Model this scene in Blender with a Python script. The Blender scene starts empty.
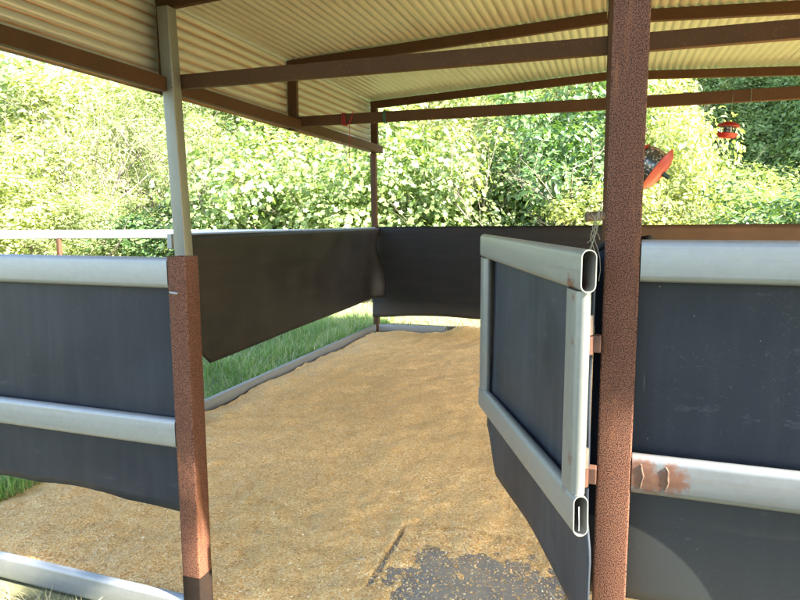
import bpy, bmesh, math, random
from mathutils import Vector, Matrix, noise as mnoise

R = math.radians
sc = bpy.context.scene
COL = sc.collection
random.seed(11)

# ------------------------------------------------------------------ helpers
def tag(o, label=None, cat=None, group=None, kind=None):
    if label: o['label'] = label
    if cat: o['category'] = cat
    if group: o['group'] = group
    if kind: o['kind'] = kind
    return o

def empty(name, loc, label, cat, group=None):
    o = bpy.data.objects.new(name, None)
    o.empty_display_size = 0.1
    COL.objects.link(o)
    o.location = loc
    return tag(o, label, cat, group)

def link(name, me, mat=None, parent=None):
    o = bpy.data.objects.new(name, me)
    COL.objects.link(o)
    if mat is not None:
        if not me.materials: me.materials.append(mat)
    if parent is not None:
        o.parent = parent
        o.matrix_parent_inverse = Matrix.Translation(-parent.location)
    return o

class MB:
    """collects verts / faces in world coordinates, builds ONE mesh object"""
    def __init__(s): s.v = []; s.f = []; s.sm = []
    def add(s, vs, fs, smooth=False):
        b = len(s.v)
        s.v += [tuple(v) for v in vs]
        for f in fs:
            s.f.append(tuple(i + b for i in f)); s.sm.append(smooth)
    def box(s, c, ax, hs, bev=0.0):
        """c centre, ax three unit vectors, hs half sizes; edges chamfered by bev"""
        c = Vector(c); ax = [Vector(a).normalized() for a in ax]
        bm = bmesh.new()
        bmesh.ops.create_cube(bm, size=2)
        for v in bm.verts:
            v.co = Vector((v.co.x * hs[0], v.co.y * hs[1], v.co.z * hs[2]))
        if bev > 0:
            bmesh.ops.bevel(bm, geom=list(bm.edges), offset=bev, segments=2, affect='EDGES', profile=0.5)
        bm.verts.ensure_lookup_table()
        vs = [c + ax[0] * v.co.x + ax[1] * v.co.y + ax[2] * v.co.z for v in bm.verts]
        s.add(vs, [[v.index for v in f.verts] for f in bm.faces])
        bm.free()
    def beam(s, p0, p1, w, h, up=(0, 0, 1), bev=0.004):
        p0, p1 = Vector(p0), Vector(p1)
        d = p1 - p0; L = d.length; d.normalize()
        side = d.cross(Vector(up)).normalized(); u = side.cross(d).normalized()
        s.box((p0 + p1) / 2, (d, side, u), (L / 2, w / 2, h / 2), bev)
    def sweep(s, pts, rad, n=8, cap=True):
        pts = [Vector(p) for p in pts]
        if not isinstance(rad, (list, tuple)): rad = [rad] * len(pts)
        base = len(s.v)
        ref = Vector((0.13, 0.37, 0.9)).normalized()
        for i, p in enumerate(pts):
            d = (pts[min(i + 1, len(pts) - 1)] - pts[max(i - 1, 0)]).normalized()
            a = d.cross(ref)
            if a.length < 1e-3: a = d.cross(Vector((1, 0, 0)))
            a.normalize(); b = d.cross(a)
            for k in range(n):
                t = 2 * math.pi * k / n
                s.v.append(tuple(p + (a * math.cos(t) + b * math.sin(t)) * rad[i]))
        for i in range(len(pts) - 1):
            for k in range(n):
                k2 = (k + 1) % n
                s.f.append((base + i * n + k, base + i * n + k2, base + (i + 1) * n + k2, base + (i + 1) * n + k)); s.sm.append(True)
        if cap:
            s.f.append(tuple(base + k for k in range(n))[::-1]); s.sm.append(False)
            s.f.append(tuple(base + (len(pts) - 1) * n + k for k in range(n))); s.sm.append(False)
    def hollow(s, p0, p1, prof_out, prof_in, a, b):
        """extrude a hollow profile (list of 2d pts, outer and inner) from p0 to p1, axes a,b"""
        p0, p1, a, b = Vector(p0), Vector(p1), Vector(a), Vector(b)
        n = len(prof_out); base = len(s.v)
        for p in (p0, p1):
            for pr in (prof_out, prof_in):
                for x, y in pr: s.v.append(tuple(p + a * x + b * y))
        O0, I0, O1, I1 = base, base + n, base + 2 * n, base + 3 * n
        for k in range(n):
            j = (k + 1) % n
            s.f.append((O0 + k, O0 + j, O1 + j, O1 + k)); s.sm.append(True)
            s.f.append((I0 + j, I0 + k, I1 + k, I1 + j)); s.sm.append(True)
            s.f.append((O0 + j, O0 + k, I0 + k, I0 + j)); s.sm.append(False)
            s.f.append((O1 + k, O1 + j, I1 + j, I1 + k)); s.sm.append(False)
    def oval(s, p0, p1, tall=(0, 0, 1), H=0.115, W=0.042, t=0.003):
        p0, p1 = Vector(p0), Vector(p1)
        d = (p1 - p0).normalized(); tall = Vector(tall)
        tall = (tall - d * tall.dot(d)).normalized(); side = d.cross(tall).normalized()
        def prof(h, w):
            r = w / 2 * 0.96; o = []
            for k in range(9):
                q = math.pi * k / 8; o.append((math.cos(q) * w / 2, (h / 2 - r) + math.sin(q) * r))
            for k in range(9):
                q = math.pi + math.pi * k / 8; o.append((math.cos(q) * w / 2, -(h / 2 - r) + math.sin(q) * r))
            return o
        s.hollow(p0, p1, prof(H, W), prof(H - 2 * t, W - 2 * t), side, tall)
    def sqtube(s, p0, p1, w, d, a, b, t=0.005, r=0.007):
        def prof(w, d, r):
            o = []
            for cx, cy, q0 in ((w/2-r, d/2-r, 0), (-w/2+r, d/2-r, 90), (-w/2+r, -d/2+r, 180), (w/2-r, -d/2+r, 270)):
                for k in range(4):
                    q = R(q0 + 30 * k); o.append((cx + r * math.cos(q), cy + r * math.sin(q)))
            return o
        s.hollow(p0, p1, prof(w, d, r), prof(w - 2*t, d - 2*t, max(r - t, 0.002)), a, b)
    def grid(s, nu, nv, fn, smooth=True):
        base = len(s.v)
        for j in range(nv + 1):
            for i in range(nu + 1):
                s.v.append(tuple(fn(i / nu, j / nv)))
        for j in range(nv):
            for i in range(nu):
                a = base + j * (nu + 1) + i
                s.f.append((a, a + 1, a + nu + 2, a + nu + 1)); s.sm.append(smooth)
    def lathe(s, org, axis, prof, n=24):
        org = Vector(org); ax = Vector(axis).normalized()
        a = ax.cross(Vector((0.2, 1, 0.1))).normalized(); b = ax.cross(a)
        base = len(s.v)
        for h, r in prof:
            for k in range(n):
                t = 2 * math.pi * k / n
                s.v.append(tuple(org + ax * h + (a * math.cos(t) + b * math.sin(t)) * r))
        for i in range(len(prof) - 1):
            for k in range(n):
                j = (k + 1) % n
                s.f.append((base + i*n + k, base + i*n + j, base + (i+1)*n + j, base + (i+1)*n + k)); s.sm.append(True)
    def build(s, name, mat=None, parent=None, sharp=35, solid=0.0, offset=0.0):
        me = bpy.data.meshes.new(name)
        me.from_pydata(s.v, [], s.f)
        me.polygons.foreach_set('use_smooth', s.sm)
        me.update()
        if any(s.sm) and sharp: me.set_sharp_from_angle(angle=R(sharp))
        o = link(name, me, mat, parent)
        if solid:
            m = o.modifiers.new('thick', 'SOLIDIFY'); m.thickness = solid; m.offset = offset
        return o

def fbm(x, y, z=0.0, o=3):
    return mnoise.fractal(Vector((x, y, z)), 1.0, 2.0, o, noise_basis='PERLIN_ORIGINAL')

# ------------------------------------------------------------------ materials
def newmat(name):
    m = bpy.data.materials.new(name); m.use_nodes = True
    nt = m.node_tree; nt.nodes.clear()
    out = nt.nodes.new('ShaderNodeOutputMaterial'); b = nt.nodes.new('ShaderNodeBsdfPrincipled')
    nt.links.new(b.outputs[0], out.inputs[0])
    return m, nt, b

def N(nt, t, **kw):
    n = nt.nodes.new(t)
    for k, v in kw.items():
        if k.startswith('in_'): n.inputs[k[3:].replace('_', ' ')].default_value = v
        else: setattr(n, k, v)
    return n
def L(nt, a, b): nt.links.new(a, b)
def coords(nt, scale=(1, 1, 1), kind='Object'):
    tc = N(nt, 'ShaderNodeTexCoord'); mp = N(nt, 'ShaderNodeMapping'); mp.inputs['Scale'].default_value = scale
    L(nt, tc.outputs[kind], mp.inputs['Vector']); return mp.outputs[0]
def ntex(nt, vec, scale, detail=3, rough=0.55):
    n = N(nt, 'ShaderNodeTexNoise'); n.inputs['Scale'].default_value = scale
    n.inputs['Detail'].default_value = detail; n.inputs['Roughness'].default_value = rough
    L(nt, vec, n.inputs['Vector']); return n.outputs['Fac']
def ramp(nt, fac, stops, interp='LINEAR'):
    r = N(nt, 'ShaderNodeValToRGB'); r.color_ramp.interpolation = interp
    e = r.color_ramp.elements
    while len(e) < len(stops): e.new(0.5)
    for el, (p, c) in zip(e, stops):
        el.position = p; el.color = (c, c, c, 1) if isinstance(c, (int, float)) else (*c, 1)
    L(nt, fac, r.inputs['Fac']); return r.outputs['Color']
def mix(nt, fac, a, b, mode='MIX'):
    m = N(nt, 'ShaderNodeMix', data_type='RGBA', blend_type=mode)
    if isinstance(fac, (int, float)): m.inputs[0].default_value = fac
    else: L(nt, fac, m.inputs[0])
    for i, c in ((6, a), (7, b)):
        if isinstance(c, (tuple, list)): m.inputs[i].default_value = (*c, 1)
        else: L(nt, c, m.inputs[i])
    return m.outputs[2]
def bump(nt, b, h, strength=0.3, dist=0.002):
    bp = N(nt, 'ShaderNodeBump'); bp.inputs['Strength'].default_value = strength; bp.inputs['Distance'].default_value = dist
    L(nt, h, bp.inputs['Height']); L(nt, bp.outputs[0], b.inputs['Normal'])

def mat_rust_post():
    m, nt, b = newmat('hammered_rust_post')
    v = coords(nt)
    n1 = ntex(nt, v, 310, 2, 0.6); n2 = ntex(nt, v, 9, 4, 0.6)
    sp = ramp(nt, n1, [(0.46, 0.0), (0.52, 1.0)])
    c1 = mix(nt, n2, (0.122, 0.047, 0.026), (0.172, 0.078, 0.044))
    c = mix(nt, sp, (0.030, 0.014, 0.010), c1)
    st = ramp(nt, ntex(nt, coords(nt, (30, 30, 2.5)), 1.0, 3), [(0.62, 0.0), (0.78, 0.5)])
    c = mix(nt, st, c, (0.26, 0.10, 0.035))
    wear = ramp(nt, ntex(nt, v, 3.5, 6, 0.75), [(0.60, 0.0), (0.68, 0.55)])
    c = mix(nt, wear, c, (0.075, 0.030, 0.018))
    drip = ramp(nt, ntex(nt, coords(nt, (55, 55, 1.1)), 1.0, 4, .7), [(0.60, 0.0), (0.72, 0.6)])
    c = mix(nt, drip, c, (0.065, 0.028, 0.017))
    L(nt, c, b.inputs['Base Color'])
    b.inputs['Roughness'].default_value = 0.7; b.inputs['Specular IOR Level'].default_value = 0.15
    bump(nt, b, n1, 0.45, 0.003)
    return m

def mat_galv(name, tint=(0.275, 0.285, 0.285), rust=0.25, ends=None, streak=(40, 40, 40), metallic=0.55):
    """galvanised rail; ends: list of (world point, radius) where weld rust has bled into the zinc"""
    m, nt, b = newmat(name)
    v = coords(nt)
    n1 = ntex(nt, v, 14, 5, 0.65)
    n2 = ntex(nt, coords(nt, streak), 1.0, 4, 0.6)
    sp = N(nt, 'ShaderNodeTexVoronoi'); sp.inputs['Scale'].default_value = 55; L(nt, v, sp.inputs['Vector'])
    d = tuple(x * 0.74 for x in tint)
    c = mix(nt, n2, d, tint)
    c = mix(nt, ramp(nt, n1, [(0.35, 0.0), (0.7, 0.6)]), c, (tint[0] * .92, tint[1] * .92, tint[2] * .86))
    sv = N(nt, 'ShaderNodeSeparateColor'); L(nt, sp.outputs['Color'], sv.inputs[0])
    c = mix(nt, ramp(nt, sv.outputs[0], [(0, 0.0), (1, 0.16)]), c, tuple(x * .55 for x in tint))
    lines = ramp(nt, ntex(nt, coords(nt, tuple((x * 3.2 if x > 10 else x * .3) for x in streak)), 1.0, 2, .5), [(0.58, 0.0), (0.72, 0.20)])
    c = mix(nt, lines, c, tuple(x * .55 for x in tint))
    stain = ramp(nt, ntex(nt, coords(nt, tuple(s * 0.4 for s in streak)), 1.3, 5, 0.7), [(0.60, 0.0), (0.74, rust)])
    c = mix(nt, stain, c, (0.19, 0.12, 0.06))
    dirt = ramp(nt, ntex(nt, v, 60, 4, 0.7), [(0.66, 0.0), (0.75, 0.55)])
    c = mix(nt, dirt, c, (0.16, 0.13, 0.09))
    rough = N(nt, 'ShaderNodeMath', operation='MULTIPLY_ADD'); rough.inputs[1].default_value = 0.25; rough.inputs[2].default_value = 0.36
    L(nt, n2, rough.inputs[0])
    metal = None
    if ends:
        geo = N(nt, 'ShaderNodeNewGeometry'); acc = None
        for p, rad in ends:
            dn = N(nt, 'ShaderNodeVectorMath', operation='DISTANCE'); L(nt, geo.outputs['Position'], dn.inputs[0]); dn.inputs[1].default_value = p
            wob = N(nt, 'ShaderNodeMath', operation='MULTIPLY_ADD'); L(nt, ntex(nt, v, 38, 4, 0.7), wob.inputs[0]); wob.inputs[1].default_value = -rad * 1.6; wob.inputs[2].default_value = rad * 1.75
            lt = N(nt, 'ShaderNodeMath', operation='SUBTRACT'); L(nt, wob.outputs[0], lt.inputs[0]); L(nt, dn.outputs['Value'], lt.inputs[1])
            sm = ramp(nt, lt.outputs[0], [(0.0, 0.0), (max(rad * .45, .006), 1.0)])
            if acc is None: acc = sm
            else:
                mx = N(nt, 'ShaderNodeMath', operation='MAXIMUM'); L(nt, acc, mx.inputs[0]); L(nt, sm, mx.inputs[1]); acc = mx.outputs[0]
        rc = mix(nt, ntex(nt, v, 70, 3), (0.060, 0.022, 0.012), (0.155, 0.072, 0.042))
        c = mix(nt, acc, c, rc)
        metal = N(nt, 'ShaderNodeMath', operation='MULTIPLY_ADD'); L(nt, acc, metal.inputs[0]); metal.inputs[1].default_value = -metallic; metal.inputs[2].default_value = metallic
    L(nt, c, b.inputs['Base Color']); L(nt, rough.outputs[0], b.inputs['Roughness'])
    if metal: L(nt, metal.outputs[0], b.inputs['Metallic'])
    else: b.inputs['Metallic'].default_value = metallic
    bump(nt, b, n1, 0.12, 0.003)
    return m

def mat_rubber(name, base=(0.0075, 0.0105, 0.017), dust=(0.052, 0.055, 0.060), amount=0.35, flecks=0.8, rough=0.5, patch=None, low=None, streak=(16, 16, 1.3)):
    """black conveyor belt rubber with dust, streaks and pale flecks;
    patch: (centre, radius) a round dusty bloom; low: (z0, z1, colour, amount) dry splash dirt between two heights"""
    m, nt, b = newmat(name)
    v = coords(nt)
    n1 = ntex(nt, v, 2.2, 5, 0.6); st = ntex(nt, coords(nt, streak), 1.0, 5, 0.6); fine = ntex(nt, v, 130, 3, 0.6)
    c = mix(nt, ramp(nt, n1, [(0.35, 0.0), (0.72, amount)]), base, dust)
    c = mix(nt, ramp(nt, st, [(0.46, 0.0), (0.76, amount * 0.9)]), c, tuple(x * 1.1 for x in dust))
    if low:
        z0, z1, lc, la = low
        geo = N(nt, 'ShaderNodeNewGeometry'); sx = N(nt, 'ShaderNodeSeparateXYZ'); L(nt, geo.outputs['Position'], sx.inputs[0])
        wz = N(nt, 'ShaderNodeMath', operation='MULTIPLY_ADD'); L(nt, n1, wz.inputs[0]); wz.inputs[1].default_value = 0.25; L(nt, sx.outputs[2], wz.inputs[2])
        mr = N(nt, 'ShaderNodeMapRange'); mr.inputs[1].default_value = z1 + .12; mr.inputs[2].default_value = z0 + .12; mr.inputs[3].default_value = 0; mr.inputs[4].default_value = la
        L(nt, wz.outputs[0], mr.inputs[0]); c = mix(nt, mr.outputs[0], c, lc)
    if patch:
        p, rad = patch
        geo = N(nt, 'ShaderNodeNewGeometry'); dn = N(nt, 'ShaderNodeVectorMath', operation='DISTANCE')
        L(nt, geo.outputs['Position'], dn.inputs[0]); dn.inputs[1].default_value = p
        mr = N(nt, 'ShaderNodeMapRange'); mr.inputs[1].default_value = rad; mr.inputs[2].default_value = rad - .008; mr.inputs[3].default_value = 0; mr.inputs[4].default_value = .45
        L(nt, dn.outputs['Value'], mr.inputs[0])
        fd = N(nt, 'ShaderNodeMapRange'); fd.inputs[1].default_value = rad; fd.inputs[2].default_value = rad - .22; fd.inputs[3].default_value = 1; fd.inputs[4].default_value = .45
        L(nt, dn.outputs['Value'], fd.inputs[0])
        mm = N(nt, 'ShaderNodeMath', operation='MULTIPLY'); L(nt, mr.outputs[0], mm.inputs[0]); L(nt, fd.outputs[0], mm.inputs[1])
        c = mix(nt, mm.outputs[0], c, (0.13, 0.12, 0.10))
    fl = N(nt, 'ShaderNodeTexVoronoi'); fl.inputs['Scale'].default_value = 26; fl.inputs['Randomness'].default_value = 1; L(nt, v, fl.inputs['Vector'])
    f1 = ramp(nt, fl.outputs['Distance'], [(0.025, flecks * .7), (0.06, 0.0)])
    gate = ramp(nt, ntex(nt, v, 7, 3, 0.7), [(0.52, 0.0), (0.60, 1.0)])
    ff = N(nt, 'ShaderNodeMath', operation='MULTIPLY'); L(nt, f1, ff.inputs[0]); L(nt, gate, ff.inputs[1])
    c = mix(nt, ff.outputs[0], c, (0.34, 0.32, 0.28))
    fl2 = N(nt, 'ShaderNodeTexVoronoi'); fl2.inputs['Scale'].default_value = 70
    wv = N(nt, 'ShaderNodeMix', data_type='RGBA', blend_type='LINEAR_LIGHT'); wv.inputs[0].default_value = .03; L(nt, v, wv.inputs[6])
    wn = N(nt, 'ShaderNodeTexNoise'); wn.inputs['Scale'].default_value = 60; L(nt, v, wn.inputs['Vector']); L(nt, wn.outputs['Color'], wv.inputs[7]); L(nt, wv.outputs[2], fl2.inputs['Vector'])
    f2 = ramp(nt, fl2.outputs['Distance'], [(0.05, flecks * .45), (0.22, 0.0)])
    g2 = ramp(nt, ntex(nt, v, 4.5, 5, 0.75), [(0.50, 0.0), (0.66, 1.0)])
    f3 = N(nt, 'ShaderNodeMath', operation='MULTIPLY'); L(nt, f2, f3.inputs[0]); L(nt, g2, f3.inputs[1])
    c = mix(nt, f3.outputs[0], c, (0.17, 0.16, 0.14))
    sm = ramp(nt, ntex(nt, coords(nt, (3.5, 3.5, 9)), 1.6, 7, .78), [(0.60, 0.0), (0.70, .45 * flecks)])
    c = mix(nt, sm, c, tuple(x * 1.5 for x in dust))
    sc_ = ramp(nt, ntex(nt, coords(nt, (60, 60, 5)), 1.0, 2), [(0.76, 0.0), (0.80, 0.22 * flecks)])
    c = mix(nt, sc_, c, (0.30, 0.30, 0.30))
    L(nt, c, b.inputs['Base Color'])
    rr = N(nt, 'ShaderNodeMath', operation='MULTIPLY_ADD'); L(nt, n1, rr.inputs[0]); rr.inputs[1].default_value = 0.25; rr.inputs[2].default_value = rough - .12
    L(nt, rr.outputs[0], b.inputs['Roughness'])
    b.inputs['Specular IOR Level'].default_value = 0.26
    bump(nt, b, fine, 0.15, 0.002)
    return m

def mat_brown_steel():
    m, nt, b = newmat('brown_primed_steel')
    v = coords(nt)
    c = mix(nt, ntex(nt, v, 5, 5, 0.65), (0.036, 0.017, 0.007), (0.070, 0.034, 0.013))
    c = mix(nt, ramp(nt, ntex(nt, v, 70, 3), [(0.60, 0), (0.72, .6)]), c, (0.13, 0.055, 0.022))
    L(nt, c, b.inputs['Base Color']); b.inputs['Roughness'].default_value = 0.6; b.inputs['Specular IOR Level'].default_value = 0.2
    bump(nt, b, ntex(nt, v, 120, 2), 0.15, 0.001)
    return m

def mat_sheet():
    m, nt, b = newmat('corrugated_cream_steel')
    v = coords(nt)
    n1 = ntex(nt, v, 1.6, 5, 0.6)
    c = mix(nt, n1, (0.33, 0.325, 0.245), (0.42, 0.415, 0.325))
    c = mix(nt, ramp(nt, ntex(nt, coords(nt, (6, 0.8, 6)), 1.5, 4, .7), [(0.56, 0), (0.74, .45)]), c, (0.25, 0.19, 0.11))
    sp = ramp(nt, ntex(nt, v, 45, 2), [(0.74, 0), (0.78, .5)])
    c = mix(nt, sp, c, (0.30, 0.24, 0.16))
    L(nt, c, b.inputs['Base Color']); b.inputs['Roughness'].default_value = 0.36; b.inputs['Metallic'].default_value = 0.25
    return m

def mat_bedding():
    m, nt, b = newmat('wood_pellet_bedding')
    v = coords(nt, (1, 1, 1))
    vo = N(nt, 'ShaderNodeTexVoronoi'); vo.inputs['Scale'].default_value = 165; L(nt, v, vo.inputs['Vector'])
    g = N(nt, 'ShaderNodeSeparateColor'); L(nt, vo.outputs['Color'], g.inputs[0])
    c = ramp(nt, g.outputs[0], [(0.0, (0.46, 0.235, 0.068)), (0.35, (0.76, 0.455, 0.165)), (0.75, (0.86, 0.56, 0.225)), (0.97, (0.88, 0.71, 0.40))])
    big = ntex(nt, v, 1.3, 5, 0.62); mid = ntex(nt, v, 11, 4, 0.6)
    c = mix(nt, ramp(nt, big, [(0.40, 0), (0.68, .45)]), c, (0.60, 0.38, 0.15))
    c = mix(nt, ramp(nt, mid, [(0.50, 0), (0.72, .40)]), c, (0.58, 0.335, 0.11))
    grey = ramp(nt, ntex(nt, v, 3.1, 5, 0.7), [(0.58, 0), (0.72, .35)])
    c = mix(nt, grey, c, (0.54, 0.43, 0.26))
    L(nt, c, b.inputs['Base Color']); b.inputs['Roughness'].default_value = 0.9; b.inputs['Specular IOR Level'].default_value = 0.2
    ad = N(nt, 'ShaderNodeMath', operation='ADD'); L(nt, vo.outputs['Distance'], ad.inputs[0]); L(nt, mid, ad.inputs[1])
    bump(nt, b, ad.outputs[0], 0.8, 0.006)
    return m

def mat_island(name, stops, rough=0.8, trans=0.0, spec=0.2, hue_noise=None):
    """colour picked per leaf / blade / flake (each its own mesh island)"""
    m, nt, b = newmat(name)
    geo = N(nt, 'ShaderNodeNewGeometry')
    c = ramp(nt, geo.outputs['Random Per Island'], stops)
    if hue_noise:
        oi = N(nt, 'ShaderNodeObjectInfo')
        c = mix(nt, ramp(nt, oi.outputs['Random'], [(0, 0.0), (1, hue_noise[1])]), c, hue_noise[0])
    L(nt, c, b.inputs['Base Color']); b.inputs['Roughness'].default_value = rough; b.inputs['Specular IOR Level'].default_value = spec
    if trans:
        tr = N(nt, 'ShaderNodeBsdfTranslucent'); ms = N(nt, 'ShaderNodeMixShader'); ms.inputs[0].default_value = trans
        tc = mix(nt, 1.0, c, (1.25, 1.3, 0.55), 'MULTIPLY'); L(nt, tc, tr.inputs[0])
        L(nt, b.outputs[0], ms.inputs[1]); L(nt, tr.outputs[0], ms.inputs[2])
        L(nt, ms.outputs[0], [n for n in nt.nodes if n.type == 'OUTPUT_MATERIAL'][0].inputs[0])
    return m

def mat_simple(name, c1, c2=None, rough=0.6, scale=12, metallic=0, spec=0.4):
    m, nt, b = newmat(name)
    v = coords(nt); c2 = c2 or tuple(x * .75 for x in c1)
    L(nt, mix(nt, ntex(nt, v, scale, 4, .6), c1, c2), b.inputs['Base Color'])
    b.inputs['Roughness'].default_value = rough; b.inputs['Metallic'].default_value = metallic; b.inputs['Specular IOR Level'].default_value = spec
    bump(nt, b, ntex(nt, v, scale * 8, 3), 0.15, 0.002)
    return m

def mat_cladding():  # warm light bounced into the rib recesses, painted as orange-brown lines
    m = mat_sheet(); m.name = 'bounce_lined_cladding'; nt = m.node_tree
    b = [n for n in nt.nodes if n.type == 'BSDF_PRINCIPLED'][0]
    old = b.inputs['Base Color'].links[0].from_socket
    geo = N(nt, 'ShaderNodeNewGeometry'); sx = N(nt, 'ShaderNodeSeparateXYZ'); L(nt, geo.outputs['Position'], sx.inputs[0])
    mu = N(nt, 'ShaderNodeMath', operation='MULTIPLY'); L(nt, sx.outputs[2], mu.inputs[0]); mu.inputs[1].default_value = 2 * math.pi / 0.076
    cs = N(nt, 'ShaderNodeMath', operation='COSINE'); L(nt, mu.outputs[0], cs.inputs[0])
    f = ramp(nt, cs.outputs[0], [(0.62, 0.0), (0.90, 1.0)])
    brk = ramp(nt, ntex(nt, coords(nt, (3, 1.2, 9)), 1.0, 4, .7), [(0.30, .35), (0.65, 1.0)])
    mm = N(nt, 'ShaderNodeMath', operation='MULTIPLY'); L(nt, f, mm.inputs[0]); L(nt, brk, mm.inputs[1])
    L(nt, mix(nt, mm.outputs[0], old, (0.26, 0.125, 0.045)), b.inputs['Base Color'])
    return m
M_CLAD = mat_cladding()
M_POST = mat_rust_post()
M_BROWN = mat_brown_steel()
M_SHEET = mat_sheet()
M_GALVX = mat_galv('galvanised_rail_along_x', streak=(1.2, 60, 60))
M_GALVY = mat_galv('galvanised_rail_along_y', streak=(60, 1.2, 60))
M_GALVZ = mat_galv('galvanised_post', tint=(0.20, 0.20, 0.165), streak=(50, 50, 1.2))
M_RIGHTRAIL = mat_galv('galvanised_rail_rusty_weld', tint=(.185, .195, .20), rust=.5, streak=(1.2, 60, 60), ends=[((0.100, 1.812, 0.850), 0.070), ((0.180, 1.812, 0.848), 0.056), ((0.140, 1.812, 0.835), 0.045)])
M_RUB_FRONT = mat_rubber('belt_rubber_blue_black', amount=0.20, flecks=0.5)
M_RUB_RIGHT = mat_rubber('belt_rubber_dusty', amount=0.18, flecks=1.0, low=(0.45, 0.95, (0.050, 0.046, 0.041), .7), patch=((-0.02, 1.82, 0.30), 0.385))
M_RUB_SIDE = mat_rubber('belt_rubber_brown', base=(0.0075, 0.0065, 0.0055), dust=(0.030, 0.024, 0.018), amount=0.35, flecks=0.6, rough=0.5, streak=(1.1, 1.1, 15))
M_RUB_BACK = mat_rubber('belt_rubber_black', base=(0.006, 0.006, 0.0058), dust=(0.030, 0.026, 0.021), amount=0.3, flecks=0.6, rough=0.6, low=(0.22, 0.45, (0.07, 0.058, 0.045), .5), streak=(1.1, 1.1, 15))
M_MAT = mat_rubber('floor_mat_rubber', base=(0.19, 0.172, 0.145), dust=(0.36, 0.28, 0.18), amount=0.8, flecks=1.0, rough=0.75)
M_BED = mat_bedding()

# ------------------------------------------------------------------ camera, world, sun
HE = 1.56
yw, pt, ro = R(18.425), R(7.2), R(-0.2267)
fw = Vector((-math.sin(yw) * math.cos(pt), math.cos(yw) * math.cos(pt), -math.sin(pt)))
rt = Vector((math.cos(yw), math.sin(yw), 0)); up = rt.cross(fw)
r2 = rt * math.cos(ro) + up * math.sin(ro); u2 = -rt * math.sin(ro) + up * math.cos(ro)
cd = bpy.data.cameras.new('camera'); co = bpy.data.objects.new('camera', cd); COL.objects.link(co)
cd.sensor_width = 36; cd.lens = 631.68 * 36 / 800; cd.clip_start = 0.05; cd.clip_end = 800
co.matrix_world = Matrix(((r2.x, u2.x, -fw.x, 0), (r2.y, u2.y, -fw.y, 0), (r2.z, u2.z, -fw.z, HE), (0, 0, 0, 1)))
sc.camera = co
def px(u, Y):
    """X of the vertical plane through photo column u at depth Y (used to read positions off the photo)"""
    return Y * math.tan(math.atan((u - 400) / 631.68) - yw)

SUN_EL, SUN_AZ = R(40), R(100)          # azimuth clockwise from +Y: from the right, a little in front
sd = Vector((math.sin(SUN_AZ) * math.cos(SUN_EL), math.cos(SUN_AZ) * math.cos(SUN_EL), math.sin(SUN_EL)))
w = bpy.data.worlds.new('World'); sc.world = w; w.use_nodes = True
nt = w.node_tree; nt.nodes.clear()
sky = N(nt, 'ShaderNodeTexSky', sky_type='NISHITA', sun_disc=False, sun_elevation=SUN_EL, sun_rotation=SUN_AZ, dust_density=1.5)
bg = N(nt, 'ShaderNodeBackground'); bg.inputs[1].default_value = 0.11
wo = N(nt, 'ShaderNodeOutputWorld'); L(nt, sky.outputs[0], bg.inputs[0]); L(nt, bg.outputs[0], wo.inputs[0])
sl = bpy.data.lights.new('sun', 'SUN'); sl.energy = 5.0; sl.angle = R(0.5); sl.color = (1.0, 0.94, 0.84)
so = bpy.data.objects.new('sun', sl); COL.objects.link(so); so.rotation_euler = sd.to_track_quat('Z', 'Y').to_euler()
so.location = (8, -2, 10)
vs = sc.view_settings
vs.view_transform = 'Standard'; vs.look = 'None'; vs.gamma = 1; vs.use_curve_mapping = False
vs.exposure = 3.35
sc.display_settings.display_device = 'sRGB'
sc.cycles.max_bounces = 8; sc.cycles.diffuse_bounces = 5; sc.cycles.transparent_max_bounces = 4

# ------------------------------------------------------------------ ground, hill
def sstep(a, b, x):
    t = max(0.0, min(1.0, (x - a) / (b - a))); return t * t * (3 - 2 * t)
def hill_z(x, y):
    back = max(0.0, y - 17) * 0.46
    z = min(back, 15 + 0.05 * y)
    side = sstep(19, 25, y) * max(0.0, min((x - 2.2) * 1.25, 21.0))      # steep bank on the right, its unseen crest raised to shade the hillside
    z = max(z, side)
    return z + (0.9 * fbm(x * .13, y * .13) + 0.3 * fbm(x * .5, y * .5)) * sstep(16, 24, y) - 0.05
def mat_ground():
    m, nt, b = newmat('grass_and_dirt')
    v = coords(nt)
    c = mix(nt, ntex(nt, v, 0.9, 6, .65), (0.10, 0.14, 0.04), (0.20, 0.17, 0.09))
    c = mix(nt, ntex(nt, v, 40, 4, .7), c, (0.10, 0.10, 0.045))
    L(nt, c, b.inputs['Base Color']); b.inputs['Roughness'].default_value = 0.95
    bump(nt, b, ntex(nt, v, 30, 4), 0.6, 0.02); return m
g = MB()
g.grid(60, 60, lambda u, v: (-300 + 600 * u, -260 + 600 * v, -0.02))
tag(g.build('ground', mat_ground()), kind='structure')
def mat_hill():
    m, nt, b = newmat('scrubby_hillside')
    v = coords(nt)
    c = mix(nt, ntex(nt, v, 0.8, 6, .7), (0.030, 0.060, 0.012), (0.085, 0.12, 0.030))
    L(nt, c, b.inputs['Base Color']); b.inputs['Roughness'].default_value = 0.95
    bump(nt, b, ntex(nt, v, 6, 5), 0.8, 0.1); return m
g = MB()
g.grid(150, 70, lambda u, v: (-75 + 120 * u, 16 + 55 * v, hill_z(-75 + 120 * u, 16 + 55 * v)))
tag(g.build('hill', mat_hill(), sharp=0), kind='structure')

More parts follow.
